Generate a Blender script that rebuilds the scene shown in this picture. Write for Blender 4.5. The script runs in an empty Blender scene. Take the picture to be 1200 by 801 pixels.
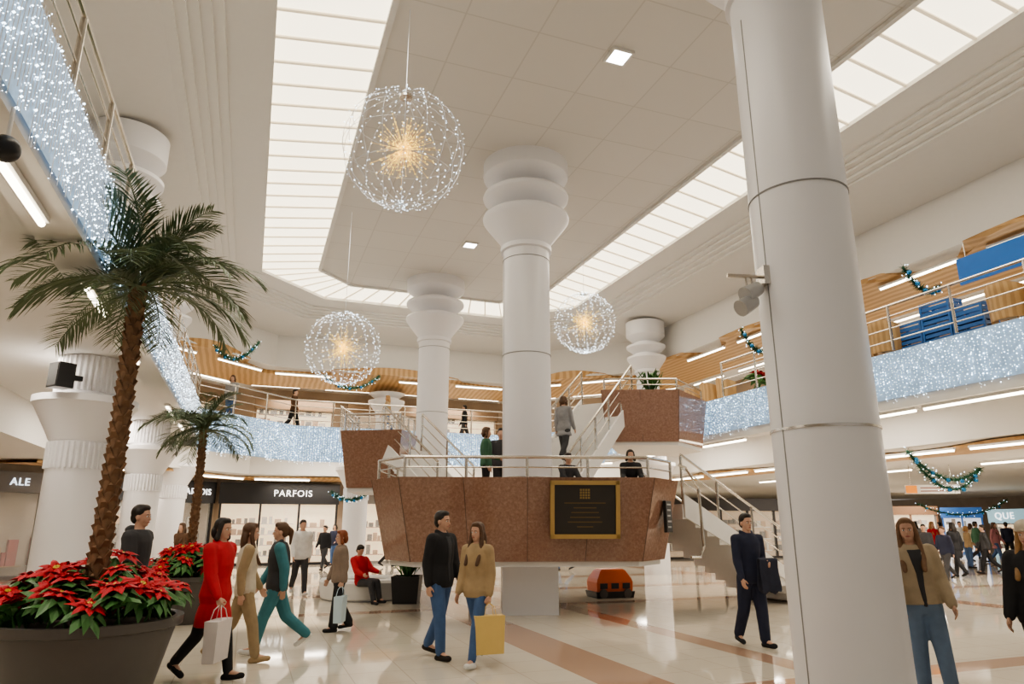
import bpy, math, random
from mathutils import Vector, Matrix
random.seed(7)
PI=math.pi; sin=math.sin; cos=math.cos; R=random.uniform
TH=math.radians(20.5); S=bpy.context.scene; C=S.collection
CT,ST=cos(TH),sin(TH)
def W(w,s,z=0): return Vector((w*CT-s*ST, w*ST+s*CT, z))
PIT=math.radians(15)
def ray(px,py):
    u=(px-600)/800; v=(400.5-py)/800
    return Vector((u,cos(PIT)-v*sin(PIT),sin(PIT)+v*cos(PIT)))
def at(px,py,t): return Vector((0,0,1.6))+ray(px,py)*t
def FP(px,py,z=0):
    r=ray(px,py); return Vector((0,0,1.6))+r*((z-1.6)/r.z)
# ---------------------------------------------------------------- materials
MC={}
def mat(name,col,rough=.5,metal=0,es=0,ecol=None,var=.06,scale=8,bump=0,alpha=1):
    if name in MC: return MC[name]
    m=bpy.data.materials.new(name); m.use_nodes=True; N=m.node_tree.nodes; L=m.node_tree.links
    b=N['Principled BSDF']; b.inputs['Roughness'].default_value=rough; b.inputs['Metallic'].default_value=metal
    tc=N.new('ShaderNodeTexCoord'); nz=N.new('ShaderNodeTexNoise'); nz.inputs['Scale'].default_value=scale; nz.inputs['Detail'].default_value=4
    L.new(tc.outputs['Object'],nz.inputs['Vector'])
    mx=N.new('ShaderNodeMix'); mx.data_type='RGBA'
    mx.inputs[6].default_value=tuple(max(0,c*(1-var)) for c in col)+(1,); mx.inputs[7].default_value=tuple(min(1,c*(1+var)) for c in col)+(1,)
    L.new(nz.outputs['Fac'],mx.inputs[0]); L.new(mx.outputs[2],b.inputs['Base Color'])
    if bump:
        bp=N.new('ShaderNodeBump'); bp.inputs['Strength'].default_value=bump; L.new(nz.outputs['Fac'],bp.inputs['Height']); L.new(bp.outputs[0],b.inputs['Normal'])
    if es:
        b.inputs['Emission Color'].default_value=tuple(ecol or col)+(1,); b.inputs['Emission Strength'].default_value=es
    if alpha<1: b.inputs['Alpha'].default_value=alpha
    MC[name]=m; return m
def ramp_mat(name,cols,scale,rough,detail=8,dist=0,wave=False,lo=.3,hi=.7):
    m=bpy.data.materials.new(name); m.use_nodes=True; N=m.node_tree.nodes; L=m.node_tree.links; b=N['Principled BSDF']; b.inputs['Roughness'].default_value=rough
    tc=N.new('ShaderNodeTexCoord'); nz=N.new('ShaderNodeTexWave' if wave else 'ShaderNodeTexNoise')
    nz.inputs['Scale'].default_value=scale; nz.inputs['Detail'].default_value=detail
    if not wave: nz.inputs['Roughness'].default_value=.66
    nz.inputs['Distortion'].default_value=dist
    rp=N.new('ShaderNodeValToRGB'); e=rp.color_ramp.elements
    e[0].position=lo; e[0].color=cols[0]+(1,); e[1].position=hi; e[1].color=cols[-1]+(1,)
    if len(cols)==3: k=e.new((lo+hi)/2); k.color=cols[1]+(1,)
    L.new(tc.outputs['Object'],nz.inputs['Vector']); L.new(nz.outputs['Fac'],rp.inputs[0]); L.new(rp.outputs[0],b.inputs['Base Color']); MC[name]=m; return m
def tile_mat(name,c1,c2,mort,tw,th,ms,rough,stripes=(),cross=(),sc=(.3,.12,.08),ior=1.45):
    m=bpy.data.materials.new(name); m.use_nodes=True; N=m.node_tree.nodes; L=m.node_tree.links; b=N['Principled BSDF']; b.inputs['Roughness'].default_value=rough; b.inputs['IOR'].default_value=ior
    tc=N.new('ShaderNodeTexCoord'); br=N.new('ShaderNodeTexBrick'); br.offset=0; br.squash=1
    for k,v in (('Scale',1),('Brick Width',tw),('Row Height',th),('Mortar Size',ms),('Bias',0)): br.inputs[k].default_value=v
    br.inputs['Color1'].default_value=c1+(1,); br.inputs['Color2'].default_value=c2+(1,); br.inputs['Mortar'].default_value=mort+(1,)
    L.new(tc.outputs['Object'],br.inputs['Vector']); out=br.outputs['Color']
    if stripes or cross:
        sp=N.new('ShaderNodeSeparateXYZ'); L.new(tc.outputs['Object'],sp.inputs[0]); acc=None
        for ax,lst in (('X',stripes),('Y',cross)):
            for c,h in lst:
                k=N.new('ShaderNodeMath'); k.operation='COMPARE'; L.new(sp.outputs[ax],k.inputs[0]); k.inputs[1].default_value=c; k.inputs[2].default_value=h
                if acc is None: acc=k.outputs[0]
                else:
                    q=N.new('ShaderNodeMath'); q.operation='MAXIMUM'; L.new(acc,q.inputs[0]); L.new(k.outputs[0],q.inputs[1]); acc=q.outputs[0]
        mx=N.new('ShaderNodeMix'); mx.data_type='RGBA'; L.new(acc,mx.inputs[0]); L.new(out,mx.inputs[6]); mx.inputs[7].default_value=sc+(1,); out=mx.outputs[2]
    L.new(out,b.inputs['Base Color']); MC[name]=m; return m
white=mat('white_paint',(.75,.735,.705),.6,var=.02)
colm=mat('column_panel',(.82,.815,.835),.34,var=.015,scale=2)
seam=mat('seam_grey',(.25,.25,.25),.5)
chrome=mat('stainless_steel',(.62,.58,.52),.25,1)
black=mat('black_plastic',(.015,.015,.017),.4)
darkg=mat('taupe_grey_pot',(.095,.085,.078),.45)
granite=ramp_mat('brown_granite',[(.235,.130,.088),(.30,.172,.122),(.375,.235,.175)],20,.08,10,.5)
wood=ramp_mat('wood_soffit',[(.50,.29,.12),(.66,.42,.20)],1.5,.4,3,2,True)
chairwood=ramp_mat('chair_wood',[(.50,.31,.14),(.62,.41,.20)],3,.4,3,2,True)
panel=mat('light_panel',(1,.95,.85),.5,es=2.5,ecol=(1,.89,.67),var=.02)
pframe=mat('panel_frame',(.75,.68,.55),.5,es=.5,ecol=(1,.82,.56))  # bars get a faint glow of their own so they don't render dark
tubeem=mat('tube_glow',(1,.95,.85),.5,es=9,ecol=(1,.88,.68))
spotem=mat('downlight_glow',(1,1,1),.5,es=14,ecol=(1,.98,.95))
bulbm=mat('bulb_white',(1,1,1),.5,es=6.5,ecol=(.68,.86,1)); bulbm.cycles.emission_sampling='NONE'
yelm=mat('bulb_yellow',(1,.75,.2),.5,es=3,ecol=(1,.60,.08)); yelm.cycles.emission_sampling='NONE'
curt=mat('curtain_glow_backing',(.34,.45,.58),.6,es=.26,ecol=(.38,.66,1),var=.7,scale=7)  # backing sheet glows blue in place of bulb light falling on the fascia
wire=mat('wire_silver',(.75,.78,.85),.35,.8)
gold=mat('bronze',(.50,.36,.16),.35,1)
glass=mat('shop_glass',(.85,.9,.9),.05,alpha=.12)
ceilm=tile_mat('ceiling_tiles',(.67,.65,.615),(.69,.67,.635),(.58,.56,.525),1.25,1.25,.014,.7)
floorm=tile_mat('polished_floor',(.69,.63,.53),(.72,.66,.56),(.55,.49,.41),.6,.6,.006,.05,
    stripes=((3.95,.38),(6.2,.19),(-6.5,.3),(14.5,.3)),cross=((6.3,.2),(13.9,.2),(17.3,.3),(21,.3)),sc=(.47,.31,.225),ior=1.65)
# ---------------------------------------------------------------- mesh builder
class MB:
    def __init__(s): s.v=[]; s.f=[]; s.m=[]
    def add(s,vs,fs,mi=0):
        n=len(s.v); s.v+=[tuple(v) for v in vs]; s.f+=[tuple(i+n for i in f) for f in fs]; s.m+=[mi]*len(fs); return s
    def box(s,x0,x1,y0,y1,z0,z1,mi=0,fn=None):
        v=[Vector((x,y,z)) for z in (z0,z1) for x,y in ((x0,y0),(x1,y0),(x1,y1),(x0,y1))]
        if fn: v=[fn(p) for p in v]
        return s.add(v,[(3,2,1,0),(4,5,6,7),(0,1,5,4),(1,2,6,5),(2,3,7,6),(3,0,4,7)],mi)
    def loft(s,rings,caps=True,mi=0):
        n=len(rings[0]); v=[p for r in rings for p in r]; f=[]
        for i in range(len(rings)-1):
            for j in range(n):
                k=(j+1)%n; f.append((i*n+j,i*n+k,i*n+n+k,i*n+n+j))
        if caps: f.append(tuple(range(n-1,-1,-1))); f.append(tuple((len(rings)-1)*n+j for j in range(n)))
        return s.add(v,f,mi)
    def tube(s,pts,r,n=8,mi=0):
        pts=[Vector(p) for p in pts]; rr=r if isinstance(r,(list,tuple)) else [r]*len(pts); rings=[]
        for i,p in enumerate(pts):
            t=(pts[min(i+1,len(pts)-1)]-pts[max(i-1,0)]).normalized()
            up=Vector((0,0,1)) if abs(t.z)<.9 else Vector((0,1,0))
            a=t.cross(up).normalized(); b=a.cross(t)
            rings.append([p+a*(rr[i]*cos(2*PI*j/n))+b*(rr[i]*sin(2*PI*j/n)) for j in range(n)])
        return s.loft(rings,True,mi)
    def lathe(s,prof,n=32,c=(0,0,0),mi=0):
        return s.loft([[(c[0]+r*cos(2*PI*j/n),c[1]+r*sin(2*PI*j/n),c[2]+z) for j in range(n)] for r,z in prof],True,mi)
    def ell(s,c,r,n=14,m=9,fn=None,mi=0):
        rings=[]
        for i in range(1,m):
            a=PI*i/m; rings.append([Vector((c[0]+r[0]*sin(a)*cos(2*PI*j/n),c[1]+r[1]*sin(a)*sin(2*PI*j/n),c[2]-r[2]*cos(a))) for j in range(n)])
        if fn: rings=[[fn(p) for p in q] for q in rings]
        return s.loft(rings,True,mi)
    def cap(s,p,q,r0,r1,n=10,mi=0):
        p=Vector(p); q=Vector(q); t=(q-p).normalized(); pts=[];rr=[]
        for a in (-80,-45): pts.append(p+t*r0*sin(math.radians(a))); rr.append(r0*cos(math.radians(a)))
        pts+= [p,q]; rr+=[r0,r1]
        for a in (45,80): pts.append(q+t*r1*sin(math.radians(a))); rr.append(r1*cos(math.radians(a)))
        return s.tube(pts,rr,n,mi)
    def build(s,name,m,parent=None,smooth=False,loc=None,rz=0):
        me=bpy.data.meshes.new(name); me.from_pydata(s.v,[],s.f); me.update()
        ms=m if isinstance(m,(list,tuple)) else [m]
        for x in ms: me.materials.append(x)
        if len(ms)>1: me.polygons.foreach_set('material_index',s.m)
        if smooth:
            me.polygons.foreach_set('use_smooth',[True]*len(me.polygons)); me.set_sharp_from_angle(angle=math.radians(32))
        o=bpy.data.objects.new(name,me); C.objects.link(o)
        if parent: o.parent=parent
        if loc is not None: o.location=loc
        o.rotation_euler[2]=rz; return o
def thing(name,label,cat,loc=(0,0,0),rz=0,group=None):
    o=bpy.data.objects.new(name,None); C.objects.link(o); o.empty_display_size=.2; o.location=loc; o.rotation_euler[2]=rz; return tag(o,label,cat,group)
def tag(o,label,cat,group=None,kind=None):
    o['label']=label; o['category']=cat
    if group: o['group']=group
    if kind: o['kind']=kind
    return o
def struct(name,mb,m,smooth=False,local=True):
    o=mb.build(name,m,None,smooth,rz=TH if local else 0); o['kind']='structure'; return o
def dup(o,loc=None,rz=None,label=None,scale=None):
    def cp(x,p):
        c=x.copy(); C.objects.link(c)
        if p: c.parent=p
        for k in [k for k in KIDS if k.parent==x]: cp(k,c)
        return c
    KIDS=list(o.children_recursive); c=cp(o,None)
    if loc is not None: c.location=loc
    if rz is not None: c.rotation_euler[2]=rz
    if label: c['label']=label
    if scale: c.scale=(scale,)*3
    return c
def text(name,body,size,m,parent,loc,rz=0,ext=.015):
    cu=bpy.data.curves.new(name,'FONT'); cu.body=body; cu.size=size; cu.extrude=ext; cu.align_x='CENTER'; cu.align_y='CENTER'; cu.space_character=1.15
    t=bpy.data.objects.new(name,cu); C.objects.link(t); me=bpy.data.meshes.new_from_object(t.evaluated_get(bpy.context.evaluated_depsgraph_get()))
    bpy.data.objects.remove(t); me.materials.clear(); me.materials.append(m); o=bpy.data.objects.new(name,me); C.objects.link(o); o.parent=parent
    o.location=loc; o.rotation_euler=(PI/2,0,rz); return o
# ---------------------------------------------------------------- the shell (local frame: w across, s along the hall)
def outline(d,s0=-8):
    w0=1.45-d; k=19.55+1.4142*d; Sx=22.1+d; L=[(w0,s0),(w0,k+w0),(Sx-k,Sx)]
    return L+[(10.3-w,s) for w,s in reversed(L)]
def sweep(mb,prof,segs=range(5),s0=-8,mi=0):
    for (d0,z0),(d1,z1) in zip(prof,prof[1:]):
        A=outline(d0,s0); B=outline(d1,s0)
        for i in segs: mb.add([(*A[i],z0),(*A[i+1],z0),(*B[i+1],z1),(*B[i],z1)],[(0,1,2,3)],mi)
    return mb
COLS=[(-2.8,13.5),(-2.8,21.5),(13.1,21),(13.1,13.5),(5.1,29),(3.7,26.6),(-2.58,27.1)]
def along(d,segs,step,s0=2):
    O=outline(d,s0); out=[]
    for i in segs:
        a=Vector(O[i]); b=Vector(O[i+1]); l=(b-a).length; n=max(1,round(l/step)); t=(b-a)/l
        for k in range(n): out.append((a+t*(l*(k+.5)/n),math.atan2(t.y,t.x),l/n))
    return out
struct('floor',MB().add([(-30,-10,0),(60,-10,0),(60,60,0),(-30,60,0)],[(0,1,2,3)]),floorm)
mb=MB(); O=outline(0); mb.add([(w,s,9.4) for w,s in O],[tuple(range(6))]); struct('ceiling',mb,ceilm)
prof=[(0,9.4),(0,9.33),(.1,9.33),(.1,9.5),(1.75,9.5),(1.75,9.33),(2.5,9.28)]
for k in range(5): d,z=prof[-1]; prof+=[(d,z-.06),(d+.17,z-.06)]
struct('trim_1',sweep(MB(),prof+[(5.1,8.75),(5.1,7.5),(40,7.5)]),white)
fp=lambda zb:[(6.5,4.4),(3.5,4.4),(3.5,zb),(3.1,zb),(3.1,5.0),(3.3,5.0),(3.3,4.8),(40,4.8)]
mb=sweep(MB(),fp(3.85),(1,2,3,4)); sweep(mb,fp(4.12),(0,)); struct('trim_2',mb,white)
struct('trim_3',sweep(MB(),[(6.5,4.4),(6.5,3.5),(40,3.5)]),white)
struct('wall_upper',sweep(MB(),[(10,4.8),(10,7.5)]),mat('upper_wall',(.36,.27,.19),.6,var=.25,scale=1.5))
pl=[(-8.05,-8),(-8.05,24.9),(-1.38,31.6),(11.7,31.6),(11.7,46),(50,46),(50,-8)]
mb=MB()
for a,b in zip(pl,pl[1:]): mb.add([(*a,0),(*b,0),(*b,3.6),(*a,3.6)],[(0,1,2,3)])
struct('wall_lower',mb,mat('lower_wall',(.40,.32,.25),.6,var=.3,scale=1.2))
# curved wooden soffits: wavy front edge on the fascia, then sloping back under the ceiling
mb=MB()
for i in (1,2,3,4):
    A=outline(5.02,2); B=outline(7.4,2); D=outline(5.0,2); n=40
    rows=[]
    for k in range(n+1):
        t=k/n; wv=.5*(1-cos(t*2*PI*(5 if i==4 else 1))); a=Vector(A[i]).lerp(Vector(A[i+1]),t); b=Vector(B[i]).lerp(Vector(B[i+1]),t); d=Vector(D[i]).lerp(Vector(D[i+1]),t)
        h=.08 if i==4 else .42
        st0=.34*(1-wv); f=a.lerp(b,st0)
        rows.append([(*(a if wv>.35 else f),7.5+h*max(0,wv-.35)),(*(d.lerp(b,st0)),7.46-.3*st0),(*b,7.14),(*b,7.5)])
    for p,q in zip(rows,rows[1:]):
        for j in range(3): mb.add([p[j],q[j],q[j+1],p[j+1]],[(0,1,2,3)])
for i in (1,2,3,4):
    A=outline(6.55,2); B=outline(8.6,2); n=32
    for k in range(n):
        q=[]
        for t in (k/n,(k+1)/n):
            a=Vector(A[i]).lerp(Vector(A[i+1]),t); b=Vector(B[i]).lerp(Vector(B[i+1]),t); q.append((a.lerp(b,.05+.2*(1+cos(t*2*PI*(4 if i==4 else 1)))),b))
        v=[q[0][0],q[1][0],q[1][1],q[0][1]]; mb.add([(p.x,p.y,3.47) for p in v]+[(p.x,p.y,3.39) for p in v],[(0,1,2,3),(7,6,5,4),(0,4,5,1),(2,6,7,3)])
struct('trim_4',mb,wood)
# luminous ceiling runs
names=['left long side','far left corner','far end','far right corner','right long side']
A=outline(.1,1);B=outline(1.75,1)
for i in range(5):
    n=max(3,round((Vector(B[i+1])-Vector(B[i])).length/.66)); t=thing('ceiling_light','luminous ceiling strip of glowing panels along the '+names[i]+' of the hall','ceiling light',(0,0,0),TH)
    fr=MB()
    for k in range(n):
        def q(f): return Vector(A[i]).lerp(Vector(A[i+1]),f),Vector(B[i]).lerp(Vector(B[i+1]),f)
        e=.045; (a0,b0),(a1,b1)=q((k+e)/n),q((k+1-e)/n)
        MB().add([(*a0,9.42),(*a1,9.42),(*b1,9.42),(*b0,9.42)],[(0,1,2,3)]).build('panel',panel,t)
        (c0,d0),(c1,d1)=q((k-e)/n),q((k+e)/n)
        v=[c0,c1,d1,d0]; fr.add([(*p,9.39) for p in v]+[(*p,9.46) for p in v],[(0,1,2,3),(0,4,5,1),(1,5,6,2),(2,6,7,3),(3,7,4,0)])
    fr.build('frame',pframe,t)
# downlights
for px,py,lb in ((725,65,'square recessed ceiling downlight nearer the front'),(551,286,'small square recessed ceiling downlight behind the middle column capital')):
    r=ray(px,py); p=Vector((0,0,1.6))+r*(7.8/r.z); t=thing('downlight',lb,'ceiling light',(p.x,p.y,9.36),TH)
    b=MB()
    for x0,x1,y0,y1 in ((-.2,.2,-.2,-.16),(-.2,.2,.16,.2),(-.2,-.16,-.16,.16),(.16,.2,-.16,.16)): b.box(x0,x1,y0,y1,-.01,.04)
    b.build('frame',white,t); MB().box(-.158,.158,-.158,.158,.01,.035).build('lens',spotem,t)
# columns
def column(label,w,s,prof,seams,rad,z=0,flutes=()):
    p=W(w,s,z); t=thing('column',label,'column',p); MB().lathe(prof,56).build('shaft',colm,t,True)
    for zz,h,m in seams: MB().lathe([(rad,zz-h),(rad+.010,zz-h),(rad+.010,zz+h),(rad,zz+h)],48).build('joint_ring',m,t,True)
    if z==0 and rad>.47: MB().box(-.007,.007,-rad-.003,-rad+.02,.02,7.2).build('seam',seam,t,rz=-1.25)
    for za,zb,ra,rb in flutes:
        n=144; rr=[ra if j%4<2 else rb for j in range(n)]; MB().loft([[(rr[j]*cos(2*PI*j/n),rr[j]*sin(2*PI*j/n),zz) for j in range(n)] for zz in (za,zb)]).build('fluted_band',colm,t)
    return t
capt=[(.5,7.3),(.555,7.32),(.555,7.42),(.5,7.44),(.58,7.56),(.90,7.98),(.94,8.04),(.95,8.09),(.93,8.14),(.56,8.15),(.54,8.30),(.60,8.34),(.88,8.50),(.94,8.56),(.95,8.61),(.93,8.66),(.56,8.67),(.54,8.82),(.60,8.86),(.88,9.02),(.94,9.08),(.95,9.13),(.95,9.4)]
big=[(.5,0)]+capt
tall=[(2.50,.012,chrome),(5.0,.007,seam),(7.1,.007,seam)]
column('large white round column in the right foreground with spotlights fixed to it',5.28,5.26,[(.5,0)]+[(r,min(9.4,z+.25)) for r,z in capt],tall[:2],.5)
column('tall white column with stacked bowl capital rising through the granite stair landing',5.15,12.9,big,tall,.5)
column('tall white column behind the stairs, left of the middle column',5.15,21,big,tall,.5)
up=[(.40,0),(.40,2.1),(.46,2.11),(.46,2.2),(.42,2.22),(.68,2.6),(.70,2.63),(.70,2.70),(.44,2.71),(.43,2.83),(.68,3.02),(.70,3.05),(.70,3.12),(.44,3.13),(.43,3.25),(.68,3.46),(.70,3.49),(.70,4.0)]
column('white upper floor column with round capital beside the left light curtain',-2.8,13.5,up,[],.40,4.8)
column('white upper floor column behind the tall palm on the far left gallery',-2.8,21.5,up,[],.40,4.8)
column('white upper floor column with bowl capital behind the right stair platform',13.1,21,up,[],.40,4.8)
column('white upper floor column with bowl capital hidden behind the foreground column',13.1,13.5,up,[],.40,4.8)
column('short white upper floor column at the far end of the gallery',5.1,29,[(.42,0),(.42,1.3),(.48,1.31),(.48,1.4),(.44,1.42),(.75,1.8),(.77,1.84),(.77,1.92),(.5,1.93),(.5,2.03),(.75,2.2),(.77,2.23)],[],.42,4.8)
lowp=[(.44,0),(.44,2.95),(.46,2.96),(.5,3.05),(.76,3.54),(.80,3.57),(.80,3.68),(.48,3.69),(.46,3.75),(.46,4.4)]
for (w,s),lb in (((-2.8,13.5),'white ground floor column with fluted band and flared capital behind the tall palm'),((-2.8,21.5),'white ground floor column behind the small palm, second on the left'),((-2.58,27.1),'farthest white ground floor column on the left by the black shopfront'),((3.7,26.6),'distant white ground floor column beyond the left end of the granite landing'),((13.1,21),'distant white ground floor column behind the descending stairs')):
    column(lb,w,s,lowp,[],.44,0,((2.5,2.93,.475,.43),(3.78,4.38,.51,.47)))
# railings
def railing(pts,name,label,parent=None,h=1.05,rails=(1.05,.8,.5,.2),step=1.4,cat='railing'):
    t=parent or thing(name,label,cat,pts[0]); o=Vector((0,0,0)) if parent else Vector(pts[0]); P=[Vector(p)-o for p in pts]
    for k in rails: MB().tube([p+Vector((0,0,k)) for p in P],.028 if k==rails[0] else .014,8).build('top_rail' if k==rails[0] else 'rail',chrome,t,True)
    for a,b in zip(P,P[1:]):
        n=max(1,round((b-a).length/step))
        for k in range(n+1):
            if k==0 and a is not P[0]: continue
            p=a.lerp(b,k/n); MB().tube([p,p+Vector((0,0,h))],.028,8).build('post',chrome,t,True)
    return t
def oW(d,z,s0=2): return [W(w,s,z) for w,s in outline(d,s0)]
q=oW(3.2,5.0); railing(q[0:2],'balcony_railing','steel balcony railing above the near left light curtain',h=.92,rails=(.92,.7,.45,.2))
railing(q[1:5],'balcony_railing','steel balcony railing along the far end of the gallery',h=.92,rails=(.92,.7,.45,.2))
railing([q[4],W(11.85,18.5,5.0)],'balcony_railing','short steel railing on the right gallery beyond the stair platform',h=.92,rails=(.92,.7,.45,.2))
railing([W(11.85,15.2,5.0),W(11.85,3,5.0)],'balcony_railing','steel balcony railing above the right light curtain',h=.92,rails=(.92,.7,.45,.2))
# light curtains
octf=[(0,2,4),(2,1,4),(1,3,4),(3,0,4),(2,0,5),(1,2,5),(3,1,5),(0,3,5)]
def bulb(mb,p,r,mi=0):
    x,y,z=p; mb.add([(x+r,y,z),(x-r,y,z),(x,y+r,z),(x,y-r,z),(x,y,z+r),(x,y,z-r)],octf,mi)
for segs,lb,z0,r,st in (((0,),'white twinkling light curtain on the near left balcony fascia',4.18,.0072,.06),((1,2,3),'white twinkling light curtain on the far end balcony fascia',3.75,.011,.085),((4,),'white twinkling light curtain on the right balcony fascia',4.05,.009,.07)):
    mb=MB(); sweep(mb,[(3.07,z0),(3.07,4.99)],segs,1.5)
    for p,a,l in along(3.04,segs,st,1.5):
        z=4.98-R(0,.08); zb=z0+R(-.15,.12); mb.add([(p.x-.002,p.y-.002,zb),(p.x+.002,p.y+.002,zb),(p.x+.002,p.y+.002,4.98),(p.x-.002,p.y-.002,4.98)],[(0,1,2,3)],2)
        while z>zb:
            bulb(mb,(p.x+R(-.02,.02),p.y+R(-.02,.02),z),r*(R(.5,1.0) if R(0,1)<.82 else R(1.2,1.9)),1); z-=R(.025,.10)
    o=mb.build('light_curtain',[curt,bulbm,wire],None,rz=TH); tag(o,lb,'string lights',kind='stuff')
# tube lights under the edges and in the soffits
def tubes(lst,z,label,group,L):
    base=None
    for p,a,l in lst:
        if any((Vector(c)-p).length<1.7 for c in COLS): continue
        w=W(p.x,p.y,z)
        if base is None:
            base=thing('tube_light',label,'tube light',w,a+TH,group); k=L/2
            MB().box(-k,k,-.05,.05,.0,.05).build('housing',white,base); MB().tube([(-k+.02,0,-.02),(k-.02,0,-.02)],.028,8).build('tube',tubeem,base,True)
        else: dup(base,w,a+TH)
tubes([(Vector((1.45-3.3,5.75+2.75*k)),PI/2,1) for k in range(6)],4.06,'linear tube light under the edge of the near left balcony','tube lights under left balcony edge',1.2)
tubes(along(3.3,(2,3,4),2.6,2),3.80,'linear tube light under the edge of the right and far balcony','tube lights under right balcony edge',2.4)
tubes(along(5.45,(1,2,3,4),2.6,4),7.31,'linear tube light along the wooden upper gallery soffit','tube lights along upper soffit edge',2.1)
tubes(along(8.4,(1,2,3,4),2.9,4),7.36,'linear tube light deeper in the upper gallery ceiling','tube lights deep in upper gallery',2.0)
tubes(along(6.7,(1,2,3,4),2.6,4),3.33,'linear tube light along the wooden ground floor soffit','tube lights along lower soffit',2.1)
tubes(along(12,(4,),4.5,6),3.42,'linear tube light in the far right passage ceiling','tube lights in right passage',2.6)
# ---------------------------------------------------------------- staircase
st=thing('staircase','granite and white mall staircase with steel handrails wrapped around the middle column','staircase',(.3,13.9,0)); so=Vector((.3,13.9,0))
def V(x,y,z): return Vector((x,y,z))-so
def podium(poly,zb,zt,zf,inset,nm,seams=()):
    c=sum((Vector(p) for p in poly),Vector((0,0)))/len(poly); bt=[Vector(p)+(c-Vector(p)).normalized()*inset for p in poly]; inn=[Vector(p)+(c-Vector(p)).normalized()*.14 for p in poly]
    MB().loft([[V(*p,zb) for p in bt],[V(*p,zt) for p in poly],[V(*p,zt) for p in inn],[V(*p,zf) for p in inn]]).build(nm,granite,st)
    MB().loft([[V(*p,zb-.09) for p in [b.lerp(c,.03) for b in bt]],[V(*p,zb) for p in [b.lerp(c,.03) for b in bt]]]).build('podium_base',white,st)
    for i,n in seams:
        j=(i+1)%len(poly)
        for k in range(n+1):
            f=k/n; b=bt[i].lerp(bt[j],f); t=Vector(poly[i]).lerp(Vector(poly[j]),f); MB().tube([V(*b,zb),V(*t,zt)],.006,5).build('panel_joint',mat('joint_brown',(.10,.055,.04),.5),st)
    return [V(*p,zt) for p in inn]
LA=[(-2.0,12.2),(2.55,12.4),(3.2,13.4),(3.1,16.2),(2.2,17),(-1.6,17),(-2.6,16.2),(-2.65,13.1)]
r0=podium(LA,.98,2.42,2.0,.34,'landing_parapet',((0,4),(7,1)))
MB().box(-.50,.54,-.52,.52,0,.9).build('support_pillar',colm,st,rz=.05)
railing([r0[6],r0[7],r0[0],r0[1],r0[2]],'','',st,h=.36,rails=(.36,.18),step=1.1)
LL=[(-4.1,16.3),(-2.6,16.1),(-2.4,17.4),(-2.8,18.7),(-4.25,18.7)]
r1=podium(LL,2.45,3.78,3.4,.28,'middle_landing_parapet'); railing([r1[4],r1[0],r1[1]],'','',st,h=.4,rails=(.4,.2))
LR=[(2.3,17.4),(4.3,17.3),(5.5,19.1),(5.0,20.9),(2.9,20.0)]
r2=podium(LR,3.66,4.98,4.8,.2,'upper_platform_parapet',((0,2),)); railing([r2[0],r2[1],r2[2]],'','',st,h=.3,rails=(.3,.15))
stepm=mat('stair_white',(.82,.80,.77),.4,var=.03)
def flight(a,b,z0,z1,wd,n,sides=(-1,1)):
    a=Vector(a);b=Vector(b); d=(b-a); l=d.length; d/=l; p=Vector((-d.y,d.x)); mb=MB(); h=(z1-z0)/n; g=l/n
    for i in range(n):
        def fn(q,i=i):
            k=a+d*q.x+p*q.y; return V(k.x,k.y,q.z)
        mb.box(i*g,(i+1)*g+.03,-wd/2,wd/2,z0+h*(i+1)-h-.12,z0+h*(i+1),0,fn)
    mb.build('flight_of_steps',stepm,st)
    for sd in (-1,1):
        rings=[]
        for x,z in ((0,z0),(l,z1)):
            q=[]
            for yy,zz in ((sd*wd/2,-.25),(sd*(wd/2+.05),-.25),(sd*(wd/2+.05),.2),(sd*wd/2,.2)):
                k=a+d*x+p*yy; q.append(V(k.x,k.y,max(z+zz,0)))
            rings.append(q)
        MB().loft(rings).build('stringer',stepm,st)
        if sd in sides:
            k0=a+p*sd*(wd/2); k1=b+p*sd*(wd/2); railing([V(k0.x,k0.y,z0),V(k1.x,k1.y,z1)],'','',st,h=.95,rails=(.98,.72,.46),step=1.0)
flight((6.2,16.3),(3.0,14.8),0,2.0,1.9,12)
flight((-1.3,16.2),(-2.7,17.0),2.0,3.4,1.5,8)
flight((-3.4,18.5),(-5.5,24.9),3.4,4.8,1.5,9)
flight((.5,15.2),(2.6,18.5),2.0,4.8,1.5,16)
o=MB().box(.7,2.6,.3,.75,2.0,2.3).build('seat_ledge',stepm,st)
MB().tube([V(3.3,13.7,2.75),V(3.45,13.75,2.7),V(3.7,13.85,2.3),V(3.75,13.9,1.2),V(3.65,13.85,1.0),V(3.45,13.75,1.0)],.03,8).build('looped_handrail',chrome,st,True)
# plaque on the granite front
pq=thing('plaque','dark commemorative plaque with thick gold frame and crest on the granite landing','plaque',(1.27,12.26,1.86),math.radians(2.5))
ws,hs=.61,.49; fw=.075; ti=lambda q:Vector((q.x,q.y+.15*(-q.z)+.0,q.z))
b=MB()
for x0,x1,z0,z1 in ((-ws,ws,-hs,-hs+fw),(-ws,ws,hs-fw,hs),(-ws,-ws+fw,-hs,hs),(ws-fw,ws,-hs,hs)): b.box(x0,x1,-.07,.02,z0,z1,0,ti)
b.build('frame',gold,pq); MB().box(-ws+.05,ws-.05,-.03,.02,-hs+.05,hs-.05,0,ti).build('plate',mat('plaque_black',(.03,.026,.022),.3),pq)
dg=mat('dull_gold',(.16,.115,.06),.4,.8); b=MB()
for i in range(4):
    for j in range(4): b.box(-.09+i*.047,-.055+i*.047,-.04,-.028,.18+j*.045,.215+j*.045,0,ti)
b.build('crest',mat('crest_gold',(.30,.22,.10),.4,.8),pq)
for j in range(6):
    x=.36-.1*(j%2)-.06*(j%3); MB().box(-x,x,-.034,-.028,.10-j*.08,.12-j*.08,0,ti).build('engraved_line',dg,pq)
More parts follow.
